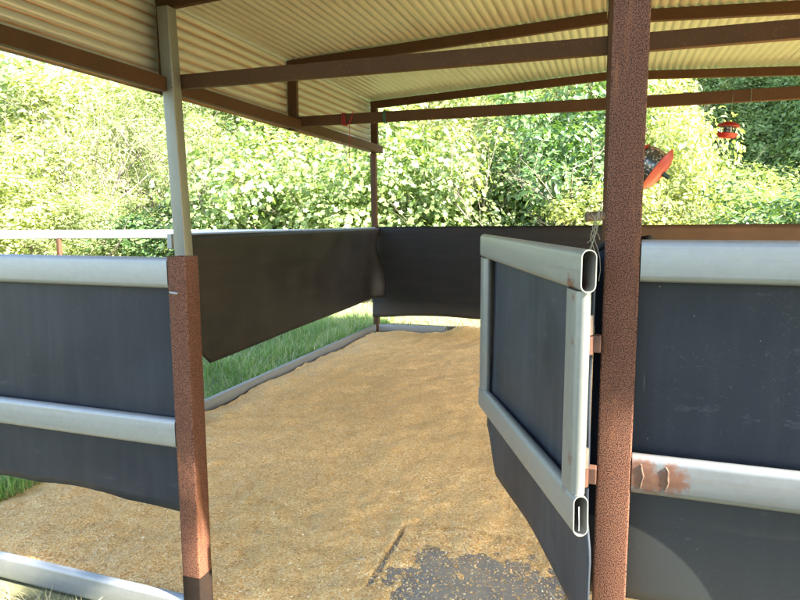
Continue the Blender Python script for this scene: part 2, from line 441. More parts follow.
# ------------------------------------------------------------------ open shelter (roof, frames, posts)
XL, XR2 = -3.145, 3.6
ZT, ZRID, XRID = 3.126, 3.288, -0.10
ZRR = ZRID - (XR2 - XRID) * 0.045
ZE = 2.478                       # underside of the eave beam
Y0R, Y1R = 1.36, 8.44            # roof edges
FR = [2.0, 4.03, 6.0, 8.36]
shelter = empty('open_shelter', (0.0, 5.0, 0), 'open steel shelter with brown frames under a low cream corrugated roof', 'shelter')
PIT, AMP = 0.076, 0.0085
def corr(t):
    q = 2 * math.pi * t / PIT
    return math.cos(q) + .28 * math.cos(2 * q)
def roof_sheet(x0, x1, zf, lift, y0=Y0R, y1=Y1R):
    m = MB(); n = int(abs(x1 - x0) / PIT * 8)
    def fn(u, v):
        x = x0 + (x1 - x0) * u; y = y0 + (y1 - y0) * v
        sag = 0.006 * math.sin(math.pi * ((y - 2.0) % 2.05) / 2.05) + .004 * fbm(x * .8, y * .6, 4)
        return (x, y, zf(x) + AMP * corr(x) + lift + AMP + .056 - sag * .5)
    m.grid(n, 14, fn)
    return m.build('roof_sheet', M_SHEET, shelter, sharp=0, solid=0.0012)
zl = lambda x: ZT + (ZRID - ZT) * (x - XL) / (XRID - XL)
zr = lambda x: ZRID + (ZRR - ZRID) * (x - XRID) / (XR2 - XRID)
for side, x0, x1, zf in (('l', XL - .09, XRID - .01, zl), ('r', XRID + .01, XR2 + .09, zr)):
    n = 4; wdt = (x1 - x0) / n
    for k in range(n):
        roof_sheet(x0 + wdt * k - (0.05 if k else 0), x0 + wdt * (k + 1), zf, 0.0022 * (k % 2) + (0.0015 if k > 1 else 0))
rc = MB()
rc.grid(8, 2, lambda u, v: (XRID - .2 + .4 * u, Y0R + (Y1R - Y0R) * v, ZRID + .088 - abs(u - .5) * .03))
rc.build('ridge_cap', M_SHEET, shelter, solid=0.0012)
# side cladding with ribs running front to back
def cladding(x, zt, sgn):
    m = MB(); z0 = ZE + 0.012; n = int((zt - z0) / PIT * 8)
    def fn(u, v):
        z = z0 + (zt - z0) * u
        return (x + sgn * (.058 + AMP) + sgn * AMP * 1.15 * corr(z), Y0R + .02 + (Y1R - Y0R - .04) * v, z)
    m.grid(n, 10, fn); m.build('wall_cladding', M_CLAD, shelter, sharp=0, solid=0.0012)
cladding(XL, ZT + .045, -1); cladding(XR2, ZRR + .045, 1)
lean = lambda z: -0.035 * (z - 1.4) if z > 0 else 0
for i, y in enumerate(FR):
    m = MB(); m.beam((XL - .05, y, zl(XL)), (XRID, y, ZRID), .05, .098); m.build('rafter', M_BROWN, shelter)
    m = MB(); m.beam((XRID + .002, y, ZRID), (XR2 + .05, y, zr(XR2)), .05, .098); m.build('rafter', M_BROWN, shelter)
    for x, zt in ((XL, ZT), (XR2, ZRR)):
        m = MB(); m.beam((x, y, ZE + .003), (x, y, zt - .052), .05, .098, up=(1, 0, 0)); m.build('rafter_leg', M_BROWN, shelter)
    if i < 3:
        yy = y - .054; m = MB(); m.beam((XL + .052, yy + .054, 2.56 + .005), (XR2 - .052, yy + .054, 2.56 + .005), .05, .1); m.build('tie_beam', M_BROWN, shelter)
for x, s in ((XL, 1), (XR2, -1)):
    m = MB(); m.beam((x + s * .077, Y0R + .01, ZE + .052), (x + s * .077, Y1R - .02, ZE + .052), .05, .1)
    m.build('eave_beam', M_BROWN, shelter)
# posts of the shelter: the galvanised one on the left leans, a brown one in the middle, one in the back corner
def post(x0, y0, x1, z1, w, mat, z0=-.02):
    m = MB(); m.sqtube((x0, y0, z0), (x1, y0, z1), w, w, (1, 0, 0), (0, 1, 0)); return m.build('post', mat, shelter)
post(-2.995 + .035, 4.135 - .19, -3.055, 3.06, .095, M_GALVZ)
post(-3.135, 8.36, -3.165, ZE - .001, .075, M_BROWN)
post(0.0, 4.03, -.02, 3.225, .088, M_BROWN)
post(XR2, 4.03, XR2, ZE - .001, .09, M_BROWN)
post(XR2, 8.36, XR2, ZE - .001, .09, M_BROWN)
m = MB(); m.sweep([(-.045, 4.0, 1.583), (-.148, 3.97, 1.575)], .029, 14); m.build('pipe_stub', mat_simple('weathered_pipe', (.10, .075, .05), (.05, .04, .03), .6, 20), shelter)
# bolts at the head of the galvanised post
for x, z in ((-3.03, 2.62), (-3.0, 2.50)):
    m = MB(); m.sweep([(x, 3.900, z), (x, 3.885, z)], .011, 6); m.build('bolt', M_GALVZ, shelter)

# ------------------------------------------------------------------ rusty posts
def rusty(x, y, w, h, label, d=None):
    d = d or w
    m = MB(); m.sqtube((x, y, -.05), (x, y, h), w, d, (1, 0, 0), (0, 1, 0), t=.004, r=.006)
    o = m.build('rusty_post', M_POST, sharp=40)
    return tag(o, label, 'post', 'speckled rusty steel posts at the gateway')
PLX, PLY = -1.488, 1.947
PRX, PRY = 0.0304, 1.862
pl = rusty(PLX, PLY, .080, 1.432, 'short rusty brown square post ending level with the top rail')
pr = rusty(PRX, PRY, .092, 3.232, 'tall rusty brown square post rising in front to the roof beside the hinged gate')
m = MB(); m.beam((PLX - .03, PLY - .0445, 1.303), (PLX + .006, PLY - .0445, 1.299), .009, .009); m.build('catch', M_GALVX, pl)
m = MB(); m.sweep([(PLX - .043, PLY + .02, 1.235), (PLX - .052, PLY + .02, 1.225), (PLX - .052, PLY + .02, 1.19), (PLX - .046, PLY + .015, 1.178), (PLX - .062, PLY - .01, 1.174)], .004, 6); m.build('latch_hook', mat_simple('dark_iron', (.02, .02, .02), None, .5), pl)
# dark wet foot of the short post
m = MB(); m.sqtube((PLX, PLY, -.05), (PLX, PLY, .20), .0812, .0812, (1, 0, 0), (0, 1, 0), t=.003, r=.006)
m.build('dirty_foot', mat_simple('dirty_rust', (.008, .006, .005), (.022, .013, .008), .9, 30, spec=.1), pl)

# ------------------------------------------------------------------ rubber panels
ph = R(1.223)
def FLp(d, z, off=0.0): return Vector((-1.5284 - d * math.cos(ph) - off * math.sin(ph), 1.907 + d * math.sin(ph) - off * math.cos(ph), z))   # d to the left, off towards viewer
def FRp(d, z, off=0.0): return Vector((0.0754 + d * math.cos(ph) - off * math.sin(ph), 1.8172 - d * math.sin(ph) - off * math.cos(ph), z))
LEN = 2.9
fl = empty('fence_panel', FLp(1.4, 0), 'blue-black rubber panel with three galvanised rails, left of the short post', 'fence panel', 'rubber lined stall panels')
for nm, z in (('top_rail', 1.429), ('mid_rail', .821), ('base_rail', .103)):
    m = MB(); m.oval(FLp(.001, z - .0575, -.021), FLp(LEN, z - .0575, -.021)); m.build(nm, M_GALVX, fl)
def fl_sheet(u, v):
    d = -.004 + (LEN - .05) * u
    zb = .432 + .018 * math.sin(d * 3.4 + .3) + .012 * fbm(d * 3, 2) + .02 * min(d, 1)
    z = zb + (1.40 - zb) * v
    bulge = .016 * math.sin(d * 3.1 + 1) * (1 - v) ** 1.5 + .006 * fbm(d * 2, z * 2)
    return FLp(d, z, -.056 + bulge)
m = MB(); m.grid(70, 28, fl_sheet); m.build('rubber_sheet', M_RUB_FRONT, fl, sharp=0, solid=.008)

rp = empty('fence_panel', FRp(1.3, 0), 'dusty black rubber panel with rust-welded middle rail, right of the tall post', 'fence panel', 'rubber lined stall panels')
LR = 3.3
m = MB(); m.oval(FRp(.003, 1.5054 - .0575, -.021), FRp(LR, 1.5054 - .0575, -.021)); m.build('top_rail', M_GALVX, rp)
m = MB(); m.oval(FRp(.003, .9047 - .0575, -.021), FRp(LR, .9047 - .0575, -.021)); mr_ = m.build('mid_rail', M_RIGHTRAIL, rp)
M_WELD = mat_simple('weld_rust', (.055, .024, .014), (.15, .095, .062), .7, 200)
for d in (.032, .098):
    m = MB(); pts = [FRp(d + .0016 * math.sin(k * 2.1 + d * 40) - .007 * ((k - 3) / 3.0) ** 2, .812 + k * .0115, .0006) for k in range(7)]
    m.sweep(pts, [.0018 + .0016 * abs(math.sin(k * 1.7)) for k in range(7)], 7)
    m.build('weld_bead', M_WELD, mr_)
def fr_sheet(u, v):
    d = -.115 + (LR + .06) * u
    zb = .42 + .03 * sstep(0, .5, d) + .012 * math.sin(d * 4 + 1)
    z = zb + (1.485 - zb) * v
    return FRp(d, z, -.095 + .02 * math.sin(d * 2.4 + .6) * (1 - v) ** 1.6 + .004 * fbm(d * 2.5, z * 2.5))
m = MB(); m.grid(70, 28, fr_sheet); m.build('rubber_sheet', M_RUB_RIGHT, rp, sharp=0, solid=.008)
m = MB(); m.sweep([FRp(-.115, 1.470, -.075), FRp(-.09, 1.495, -.085), FRp(-.02, 1.495, -.105), FRp(.022, 1.503, -.06), FRp(.016, 1.490, -.03)], [.006, .010, .013, .014, .007], 10)
m.build('rubber_flap', M_RUB_BACK, rp)

# left wall
lw = empty('fence_panel', (XL, 6.1, 0), 'long brown-black rubber side wall under a galvanised rail, grass showing below it', 'fence panel', 'rubber lined stall panels')
m = MB(); m.oval((XL, 3.975, 1.409), (XL, 8.315, 1.409)); m.build('top_rail', M_GALVY, lw)
m = MB(); m.box((XL, 3.972, 1.409), ((1, 0, 0), (0, 1, 0), (0, 0, 1)), (.020, .004, .056), .003); m.build('end_cap', M_GALVY, lw)
m = MB(); m.oval((XL, 2.9, .035), (XL, 8.30, .035)); m.build('base_rail', M_GALVY, lw)
def lw_sheet(u, v):
    yb0, yb1 = 4.345, 8.42
    cut = (1 - v)
    ya = 4.10 + max(0.0, (cut - .80) / .20) * .245
    y = ya + (8.33 - ya) * u
    zb = .398 + .10 * (u ** 1.2)
    z = zb + (1.452 - zb) * v
    x = XL + .034 + .012 * math.sin(y * 1.9) * (1 - v) + .006 * fbm(y * 1.2, z * 2)
    k = sstep(.93, 1.0, u)
    x += k * (.02 + .11 * (1 - v) ** 1.3 + .03 * math.sin(v * 7))
    y -= k * .03 * math.sin(v * 9 + 1)
    return (x, y, z)
m = MB(); m.grid(90, 26, lw_sheet); m.build('rubber_sheet', M_RUB_SIDE, lw, sharp=0, solid=.007)

# back wall
bw = empty('fence_panel', (0, 8.36, 0), 'black rubber back wall across the far end of the stall', 'fence panel', 'rubber lined stall panels')
zbk = lambda x: 1.466 + .0155 * (x - XL) / 2.5
m = MB(); m.oval((XL + .06, 8.385, zbk(XL) - .062), (XR2 - .05, 8.385, zbk(XR2) - .062)); m.build('top_rail', M_GALVX, bw)
m = MB(); m.oval((XL + .03, 8.36, .035), (-2.12, 8.36, .037)); m.build('base_rail', M_GALVX, bw)
m = MB(); m.beam((-2.10, 8.372, .045), (XR2 - .06, 8.372, .055), .045, .12); m.build('base_board', mat_simple('dark_damp_timber', (.07, .06, .05), (.12, .10, .08), .85, 20), bw)
def bw_sheet(u, v, xa=-3.17, xb=-.02):
    x = xa + (xb - xa) * u
    zb = .205 + .03 * sstep(-3.1, -2.6, x) + .008 * math.sin(x * 5)
    z = zb + (zbk(x) + .004 - zb) * v
    y = 8.335 + .010 * math.sin(x * 2.2) * (1 - v) + .006 * fbm(x * 1.5, z * 2, 7)
    k = sstep(-2.75, -3.15, x)
    y -= k * (.05 * (1 - v) ** 2)
    return Vector((x, y, z))
m = MB(); m.grid(100, 22, bw_sheet); m.build('rubber_sheet', M_RUB_BACK, bw, sharp=0, solid=.007)
m = MB(); m.grid(50, 22, lambda u, v: bw_sheet(u, v, .012, XR2 - .09) + Vector((0, -.004, 0)))
tag(m.build('rubber_sheet', mat_rubber('belt_rubber_lit_brown', base=(0.040, 0.022, 0.010), dust=(0.085, 0.05, 0.025), amount=0.5, flecks=0.5, streak=(1.1, 1.1, 15)), bw, sharp=0, solid=.007), 'rubber sheet with warm light put into its brown colour, right of the tall post')  # same back wall rubber; brown base paints in the warm bounced light

# ------------------------------------------------------------------ gate, swung inwards on the tall post
H0 = Vector((-.052, 1.725, 0)); H1 = Vector((-.596, 3.121, 0))
gd = (H1 - H0).normalized(); gn = Vector((gd.y, -gd.x, 0))           # gn: towards +x, the far side of the gate
if gn.x < 0: gn = -gn
GL = (H1 - H0).length
M_GATE = mat_galv('galvanised_gate_rail', streak=(2.5, 1.2, 60), tint=(.27, .27, .245), ends=[(tuple(H0 + gd * .09 + Vector((0, 0, 1.375))), .05), (tuple(H0 + gd * .09 + Vector((0, 0, .80))), .035), (tuple(H1 - gd * .06 + Vector((0, 0, 1.378))), .030), (tuple(H1 - gd * .06 + Vector((0, 0, .72))), .030)])
M_STILE = mat_galv('galvanised_gate_stile', streak=(50, 50, 1.2), tint=(.235, .24, .222), ends=[(tuple(H0 + gd * .05 + Vector((0, 0, 1.23))), .03), (tuple(H0 + gd * .05 + Vector((0, 0, .90))), .03), (tuple(H0 + gd * .06 + Vector((0, 0, 1.352))), .03)])
gate = empty('stall_gate', H0, 'galvanised tube gate filled with scratched rubber, swung open into the stall', 'gate')
P = lambda d, z, o=0.0: H0 + gd * d + gn * o + Vector((0, 0, z))
m = MB(); m.oval(P(0, 1.482 - .0575), P(GL, 1.491 - .0575)); m.build('top_rail', M_GATE, gate)
ZB0, ZB1 = .690, .607
m = MB(); m.oval(P(.0, ZB0 + .0575), P(GL, ZB1 + .0575)); m.build('bottom_rail', M_GATE, gate)
m = MB(); m.oval(P(.0745, ZB0 + .110), P(.0745, 1.369), tall=gd, W=.041); m.build('stile', M_STILE, gate)
m = MB(); m.oval(P(GL - .059, ZB1 + .116), P(GL - .059, 1.3755), tall=gd, W=.041); m.build('stile', M_STILE, gate)
def g_sheet(u, v):
    d = .055 + (GL - .098) * u - .038 * (1 - u) * sstep(.72, .60, 1.45 - 1.06 * (1 - v))
    e = sstep(0, .16, 1 - u)
    zb = .36 + .02 * math.sin(d * 3) + (1 - e) * .18
    if d < .25: zb += .03 * (0.25 - d) / .25
    z = zb + (1.45 - zb) * v
    return P(d, z, .034 + .012 * math.sin(d * 3.3) * (1 - v) ** 2 + .004 * fbm(d * 3, z * 2))
m = MB(); m.grid(60, 30, g_sheet)
m.build('rubber_sheet', mat_rubber('belt_rubber_scratched', base=(.011, .015, .022), dust=(.07, .078, .088), amount=.28, flecks=.7), gate, sharp=0, solid=.008)
M_HINGE = mat_simple('rusty_hinge', (.045, .016, .009), (.08, .036, .02), .6, 45)
M_PIN = mat_simple('hinge_barrel', (.14, .12, .095), (.08, .045, .028), .5, 40, metallic=.3)
for z in (1.268, .890):
    h = MB(); h.box((PRX - .068, 1.80, z - .048), ((1, 0, 0), (0, 1, 0), (0, 0, 1)), (.022, .016, .024), .003)
    ho = h.build('hinge', M_HINGE, gate)
    b_ = MB(); b_.sweep([(PRX - .083, 1.776, z - .020), (PRX - .083, 1.776, z + .034)], .0155, 14); b_.build('barrel', M_PIN, ho)
    b_ = MB(); b_.sweep([(PRX - .083, 1.776, z - .074), (PRX - .083, 1.776, z - .024)], .0165, 14); b_.build('knuckle', M_HINGE, ho)
    b_ = MB(); b_.box((PRX - .100, 1.795, z + .008), (gd, gn, (0, 0, 1)), (.020, .007, .026), .003); b_.build('leaf', M_HINGE, ho)

m = MB()
m.sweep([(P(.0, .78) + Vector((-.005, -.012, 0))), (P(.0, .76) + Vector((-.004, -.020, -.002))), (P(.0, .735) + Vector((-.003, -.022, 0))), (P(.0, .715) + Vector((-.003, -.021, 0)))], .0014, 6)
tag(m.build('wire_offcut', mat_simple('bright_wire', (.62, .62, .6), None, .4, 30, metallic=.5)), 'short bright wire end hanging at the open end of the bottom gate tube', 'wire')
# twine on the post top of the gate
m = MB()
rnd = random.Random(4)
for k in range(7):
    x = -.03 - rnd.random() * .022; y = 1.80 + rnd.random() * .02
    pts = []
    for j in range(9):
        t = j / 8
        pts.append((x + .012 * math.sin(t * 6 + k * 1.3) - .006 * t, y - .01 * math.sin(t * 4 + k), 1.60 - t * (.10 + .05 * (k % 3)) + .008 * math.sin(t * 9 + k)))
    m.sweep(pts, .0009, 5)
tag(m.build('baling_twine', mat_simple('old_twine', (.24, .22, .15), (.14, .125, .08), .9, 40)), 'frayed scraps of pale baling twine caught beside the tall rusty post', 'twine')

# ------------------------------------------------------------------ cords and feeders on the tie beams
TY, TZ = 6.0, 2.565
def cord(name, x, mat, drop, label, wrap, dx):
    root = empty(name, (x, TY, TZ), label, 'cord', None)
    m = MB()
    for w_ in range(wrap):
        pts = []
        for k in range(17):
            t = 2 * math.pi * k / 16
            cx = max(-1, min(1, 1.25 * math.cos(t))); cz = max(-1, min(1, 1.25 * math.sin(t)))
            pts.append((x + .016 * w_ + .006 * k / 16, TY + .033 * cx, TZ + .0565 * cz))
        m.sweep(pts, .0055, 6)
    if wrap > 2:   # slack loop
        m.sweep([(x + .02, TY - .035, TZ + .01), (x + .05, TY - .04, TZ - .07), (x + .09, TY - .04, TZ - .05), (x + .115, TY - .036, TZ + .02), (x + .12, TY - .03, TZ + .062)], .0045, 6)
    m.build('wrap', mat, root)
    m = MB(); m.sweep([(x + dx, TY - .034, TZ + (0.0 if wrap > 2 else -.02)), (x + dx + .004, TY - .036, TZ - .2), (x + dx - .003, TY - .036, TZ - .4), (x + dx + .002, TY - .036, TZ - drop)], .0028, 6)
    m.sweep([(x + dx + .002, TY - .036, TZ - drop), (x + dx + .002, TY - .036, TZ - drop - .035)], .006, 6)
    m.build('tail', mat, root)
cord('red_cord', -2.595, mat_simple('red_cord', (.26, .018, .015), (.18, .012, .012), .7, 40), .52, 'red cord looped round the middle tie beam with one long tail', 3, .085)
cord('green_cord', -2.155, mat_simple('green_cord', (.03, .12, .09), (.02, .07, .06), .7, 40), .40, 'dark green cord tied round the middle tie beam near the corner', 2, .02)
M_RED = mat_simple('red_plastic', (.30, .014, .009), (.22, .012, .009), .38, 6)
M_RED2 = mat_simple('orange_red_plastic', (.26, .011, .013), (.20, .009, .010), .4, 6)
def mat_seed():
    m, nt, b = newmat('seed_behind_clear_plastic')
    v = coords(nt)
    vo = N(nt, 'ShaderNodeTexVoronoi'); vo.inputs['Scale'].default_value = 62; L(nt, v, vo.inputs['Vector'])
    c = ramp(nt, vo.outputs['Distance'], [(0.20, (.42, .40, .34)), (0.42, (.035, .035, .03))])
    L(nt, c, b.inputs['Base Color']); b.inputs['Roughness'].default_value = .2; b.inputs['Coat Weight'].default_value = .6; return m
# near feeder: tilted against the middle post
fdir = Vector((-.80, .12, .60)).normalized()
tc = Vector((.262, 3.90, 1.815))
fd = empty('bird_feeder', tc, 'red and dark hanging seed feeder tilted half behind the tall rusty post', 'feeder', 'red hanging feeders')
m = MB(); m.lathe(tc, fdir, [(-.002, .0), (-.004, .062), (.010, .104), (.038, .134), (.041, .131), (.015, .098), (.006, .0)], 36); m.build('tray', M_RED2, fd)
m = MB(); m.lathe(tc, fdir, [(.008, .0), (.010, .072), (.035, .096), (.10, .100), (.135, .092), (.165, .07), (.175, .0)], 32); m.build('jar', mat_seed(), fd)
m = MB(); m.lathe(tc, fdir, [(.150, .085), (.165, .086), (.18, .065), (.20, .03), (.205, .0)], 28); m.build('lid', M_RED, fd)
m = MB(); m.sweep([tc - fdir * .001, tc - fdir * .045], [.016, .012], 10); m.build('spout', mat_simple('dark_green_plastic', (.02, .06, .045), None, .4), fd)
m = MB(); top = tc + fdir * .203; m.sweep([top, top + Vector((-.01, .05, .2)), Vector((.055, 4.03, 2.51)), Vector((.055, 4.06, 2.62))], .003, 6); m.build('hanger', M_GALVZ, fd)
# far feeder
fc = Vector((.893, 6.0, 2.295))
fd = empty('bird_feeder', fc, 'small orange-red two-tier feeder hanging on a wire against the dark hillside', 'feeder', 'red hanging feeders')
Z = Vector((0.10, 0, 1)).normalized()
m = MB(); m.lathe(fc, Z, [(.030, .0), (.028, .085), (.032, .090), (.050, .078), (.068, .035), (.072, .0)], 28); m.build('roof', M_RED2, fd)
m = MB(); m.lathe(fc, Z, [(-.062, .0), (-.062, .062), (-.030, .086), (-.026, .082), (-.034, .0)], 28); m.build('tray', M_RED2, fd)
m = MB(); m.lathe(fc, Z, [(-.036, .038), (.029, .038)], 20); m.build('tube', mat_seed(), fd)
M_DPL = mat_simple('dark_plastic', (.03, .04, .03), None, .5)
for k in range(4):
    q = k * math.pi / 2 + .4; m = MB(); m.sweep([fc + Vector((.062 * math.cos(q), .062 * math.sin(q), -.033)), fc + Vector((.062 * math.cos(q), .062 * math.sin(q), .031))], .004, 6)
    m.build('pillar', M_DPL, fd)
m = MB(); m.sweep([fc + Vector((.007, 0, .071)), (.905, 6.0, 2.42), (.91, 5.97, 2.51), (.912, 5.968, 2.58), (.912, 5.973, 2.621), (.912, 6.025, 2.621)], .0022, 6); m.build('hanger', M_GALVZ, fd)
m = MB(); m.sweep([(1.045, 5.97, 2.51), (1.045, 5.968, 2.621), (1.047, 6.0, 2.620), (1.05, 6.03, 2.62), (1.05, 6.031, 2.51), (1.046, 6.0, 2.511), (1.045, 5.97, 2.51)], .003, 6)
tag(m.build('wire_loop', M_GALVZ), 'empty wire loop round the middle tie beam right of the small feeder', 'wire')

# ------------------------------------------------------------------ far paddock fence on the left
a = Vector((-3.25, 8.14, 0)); d0 = (Vector((-7.347, 6.03, 0)) - Vector((-5.37, 6.99, 0))).normalized()
b0 = a + d0 * 9.5
pf = empty('paddock_fence', a + d0 * 4, 'single pale sunlit rail on rusty posts beyond the left panel', 'fence')
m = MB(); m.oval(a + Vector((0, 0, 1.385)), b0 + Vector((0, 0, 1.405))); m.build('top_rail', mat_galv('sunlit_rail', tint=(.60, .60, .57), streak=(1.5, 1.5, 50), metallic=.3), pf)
for s in (3.95, 7.6):
    q = a + d0 * s; m = MB(); m.sqtube(q + Vector((0, .0, -.02)), q + Vector((0, 0, 1.335)), .05, .05, (1, 0, 0), (0, 1, 0)); m.build('post', M_POST, pf)

# ------------------------------------------------------------------ bedding, floor mats, flakes
MATTOP = .016
def bare(x, y):
    """>0 where the bedding has been scraped away and the mat shows"""
    q = 1.0 - math.hypot((x + .44) / .46, (y - 2.46) / .40)
    return q + .50 * fbm(x * 3.4, y * 3.4, 3, 4) + .30 * fbm(x * 17, y * 17, 1, 3)
def bed_z(x, y):
    z = .034 + .018 * fbm(x * 1.1, y * 1.1, 0, 3) + .015 * fbm(x * 4.2, y * 4.2, 2, 3) + .011 * fbm(x * 10, y * 10, 5, 3)
    z += (.006 + .030 * max(-.3, fbm(y * 1.1, 3, 1))) * sstep(-2.75, -3.08, x) if y > 3.3 else 0
    z -= (.034 + .02 * fbm(y * 2.3, 9, 1)) * sstep(-2.84, -3.06, x) if y > 3.3 else 0
    z += .085 * math.exp(-((x + 1.80) / .28) ** 2 - ((y - 8.36) / .20) ** 2)      # heap against the back board
    z += .022 * math.exp(-((y - 8.3) / .30) ** 2) * sstep(-2.2, -1.6, x) - .030 * sstep(8.0, 8.3, y) * sstep(-1.9, -2.2, x)
    b_ = bare(x, y)
    if b_ > -.25: z -= .036 * sstep(-.35, .80, b_)
    # the lifted mat edge leaves a small step in the bedding
    s = math.exp(-((x + .928) / .010) ** 2) * sstep(2.30, 2.40, y) * sstep(2.90, 2.80, y)
    z -= .040 * s
    s = math.exp(-((y - (2.912 + .003 * math.sin(x * 20))) / .009) ** 2) * sstep(-.90, -.84, x) * sstep(-.35, .15, fbm(x * 9, 1.0, 8))
    z -= .040 * s
    if y < 3.6: z -= .06 * sstep(-2.95 - .12 * fbm(y * 2, 5), -3.25, x)
    return z
def bed_grid(m, x0, x1, y0, y1, st):
    nx, ny = int(round((x1 - x0) / st)), int(round((y1 - y0) / st))
    m.grid(nx, ny, lambda u, v: (x0 + (x1 - x0) * u, y0 + (y1 - y0) * v, bed_z(x0 + (x1 - x0) * u, y0 + (y1 - y0) * v)))
m = MB()
bed_grid(m, -3.32, -1.26, 1.97, 3.36, .02); bed_grid(m, -1.26, 0.02, 1.70, 3.36, .01); bed_grid(m, .02, 3.5, 1.97, 3.36, .06)
bed_grid(m, -3.10, 1.0, 3.36, 8.36, .03); bed_grid(m, 1.0, 3.5, 3.36, 8.36, .1)
tag(m.build('bedding', M_BED, sharp=0), 'tan wood pellet bedding spread over the stall floor', kind='stuff', cat='bedding')
def floor_mat(x0, x1, y0, y1, label):
    m = MB(); m.box(((x0 + x1) / 2, (y0 + y1) / 2, MATTOP / 2 - .003), ((1, 0, 0), (0, 1, 0), (0, 0, 1)), ((x1 - x0) / 2, (y1 - y0) / 2, MATTOP / 2 + .003), .003)
    tag(m.build('floor_mat', M_MAT), label, 'rubber mat', 'rubber mats under the bedding')
floor_mat(-.940, -.128, 1.75, 2.928, 'grey rubber floor mat scraped bare in the gateway beneath the gate')
floor_mat(-.120, .42, 1.90, 2.928, 'rubber floor mat beside the bare one, ending at the tall post')

def flakes(name, n, mat, region, smin, smax, asp, lift, seed, dens=None):
    rnd = random.Random(seed); m = MB(); k = 0
    while k < n:
        x, y = region(rnd)
        if dens and rnd.random() > dens(x, y): continue
        k += 1
        z = max(bed_z(x, y), MATTOP if (-.94 < x < .4 and y < 2.93) else -1) + lift
        s = smin + (smax - smin) * rnd.random() ** 2; w_ = s * (asp[0] + (asp[1] - asp[0]) * rnd.random())
        t = rnd.random() * math.pi * 2; tilt = (rnd.random() - .5) * .7; roll = (rnd.random() - .5) * .8
        d = Vector((math.cos(t), math.sin(t), tilt)).normalized() * s / 2; e = Vector((-math.sin(t), math.cos(t), roll)).normalized() * w_ / 2
        c = Vector((x, y, z + rnd.random() * .003 + abs(tilt) * s * .2))
        mid = Vector((0, 0, s * .10 * (rnd.random() - .3)))
        m.add([c - d - e, c - d + e, c + e + mid, c + d + e, c + d - e, c - e + mid], [(0, 1, 2, 5), (5, 2, 3, 4)])
    return m.build(name, mat, sharp=0)
def reg_near(r):
    y = 1.98 + (r.random() ** 1.6) * 4.6; x = -3.05 + r.random() * (3.05 - max(0, (y - 3) * .12)); return x, y
M_FLAKE = mat_island('bedding_flakes', [(0, (.42, .225, .07)), (.4, (.72, .44, .165)), (.8, (.82, .56, .24)), (1, (.88, .74, .46))], .85)
tag(flakes('bedding_flakes', 42000, M_FLAKE, reg_near, .004, .013, (.35, .8), .001, 3), 'loose wood flakes lying all over the bedding', kind='stuff', cat='wood flakes')
def reg_bare(r): return -.94 + r.random() * .95, 1.98 + r.random() * .95
dnb = lambda x, y: max(0.05, min(1, 1.1 - abs(bare(x, y) + .05) * 1.5))
tag(flakes('bedding_flakes', 5000, M_FLAKE, reg_bare, .004, .012, (.35, .8), .001, 31, dnb), 'loose wood flakes thinning out over the bare floor mat', kind='stuff', cat='wood flakes')
M_STRAW = mat_island('straw_bits', [(0, (.28, .20, .10)), (.5, (.50, .42, .26)), (1, (.70, .64, .48))], .7)
dn = lambda x, y: 1.0 if bare(x, y) > -.5 else .16
tag(flakes('straw_bits', 1700, M_STRAW, reg_near, .012, .065, (.02, .045), .003, 5, dn), 'thin bleached straws scattered over bedding and bare mat', kind='stuff', cat='straw')

# ------------------------------------------------------------------ grass
def blades(name, n, region, hmin, hmax, wd, mat, seed, zf=lambda x, y: -.02, bend=.6):
    rnd = random.Random(seed); m = MB()
    for _ in range(n):
        x, y = region(rnd)
        cl = .55 + .9 * max(0, fbm(x * 1.6, y * 1.6, 2) + .35)
        h = (hmin + (hmax - hmin) * rnd.random()) * cl; t = rnd.random() * 6.283; b_ = h * bend * (.3 + rnd.random())
        dx, dy = math.cos(t), math.sin(t); px_, py_ = -dy * wd / 2 * (.6 + rnd.random()), dx * wd / 2 * (.6 + rnd.random())
        z0 = zf(x, y)
        p = [(x - px_, y - py_, z0), (x + px_, y + py_, z0),
             (x + dx * b_ * .25 + px_ * .8, y + dy * b_ * .25 + py_ * .8, z0 + h * .6), (x + dx * b_ * .25 - px_ * .8, y + dy * b_ * .25 - py_ * .8, z0 + h * .6),
             (x + dx * b_, y + dy * b_, z0 + h)]
        m.add(p, [(0, 1, 2, 3), (3, 2, 4)])
    return m.build(name, mat, sharp=0)
M_GRASS = mat_island('meadow_grass', [(0, (.11, .21, .045)), (.45, (.20, .36, .085)), (.80, (.26, .37, .13)), (.92, (.42, .42, .25)), (1, (.56, .52, .34))], .6, trans=.3)
def reg_side(r):
    return -3.20 - (r.random() ** 1.4) * 4.2, 2.1 + r.random() * 7.2
tag(blades('grass', 52000, reg_side, .05, .18, .0055, M_GRASS, 8, bend=.95), 'ankle-high green grass along the outside of the left wall', kind='stuff', cat='grass')
M_STALK = mat_island('pale_grass_stalks', [(0, (.30, .32, .17)), (1, (.55, .52, .36))], .7, trans=.2)
tag(blades('grass_stalks', 2600, reg_side, .14, .30, .0035, M_STALK, 9, bend=1.1), 'pale seeding stalks bending over the green grass outside the left wall', kind='stuff', cat='grass')
M_DRY = mat_island('dry_grass', [(0, (.16, .14, .06)), (.5, (.36, .30, .17)), (.8, (.50, .43, .27)), (1, (.12, .16, .05))], .8, trans=.2)
def reg_back(r): return -9 + r.random() * 15, 8.7 + r.random() * 3.2
tag(blades('dry_grass', 16000, reg_back, .02, .08, .008, M_DRY, 12, bend=1.2), 'short bleached grass on the sunny ground behind the back wall', kind='stuff', cat='grass')
def reg_front(r): return -3.9 + r.random() * 2.5, 1.05 + r.random() * .82
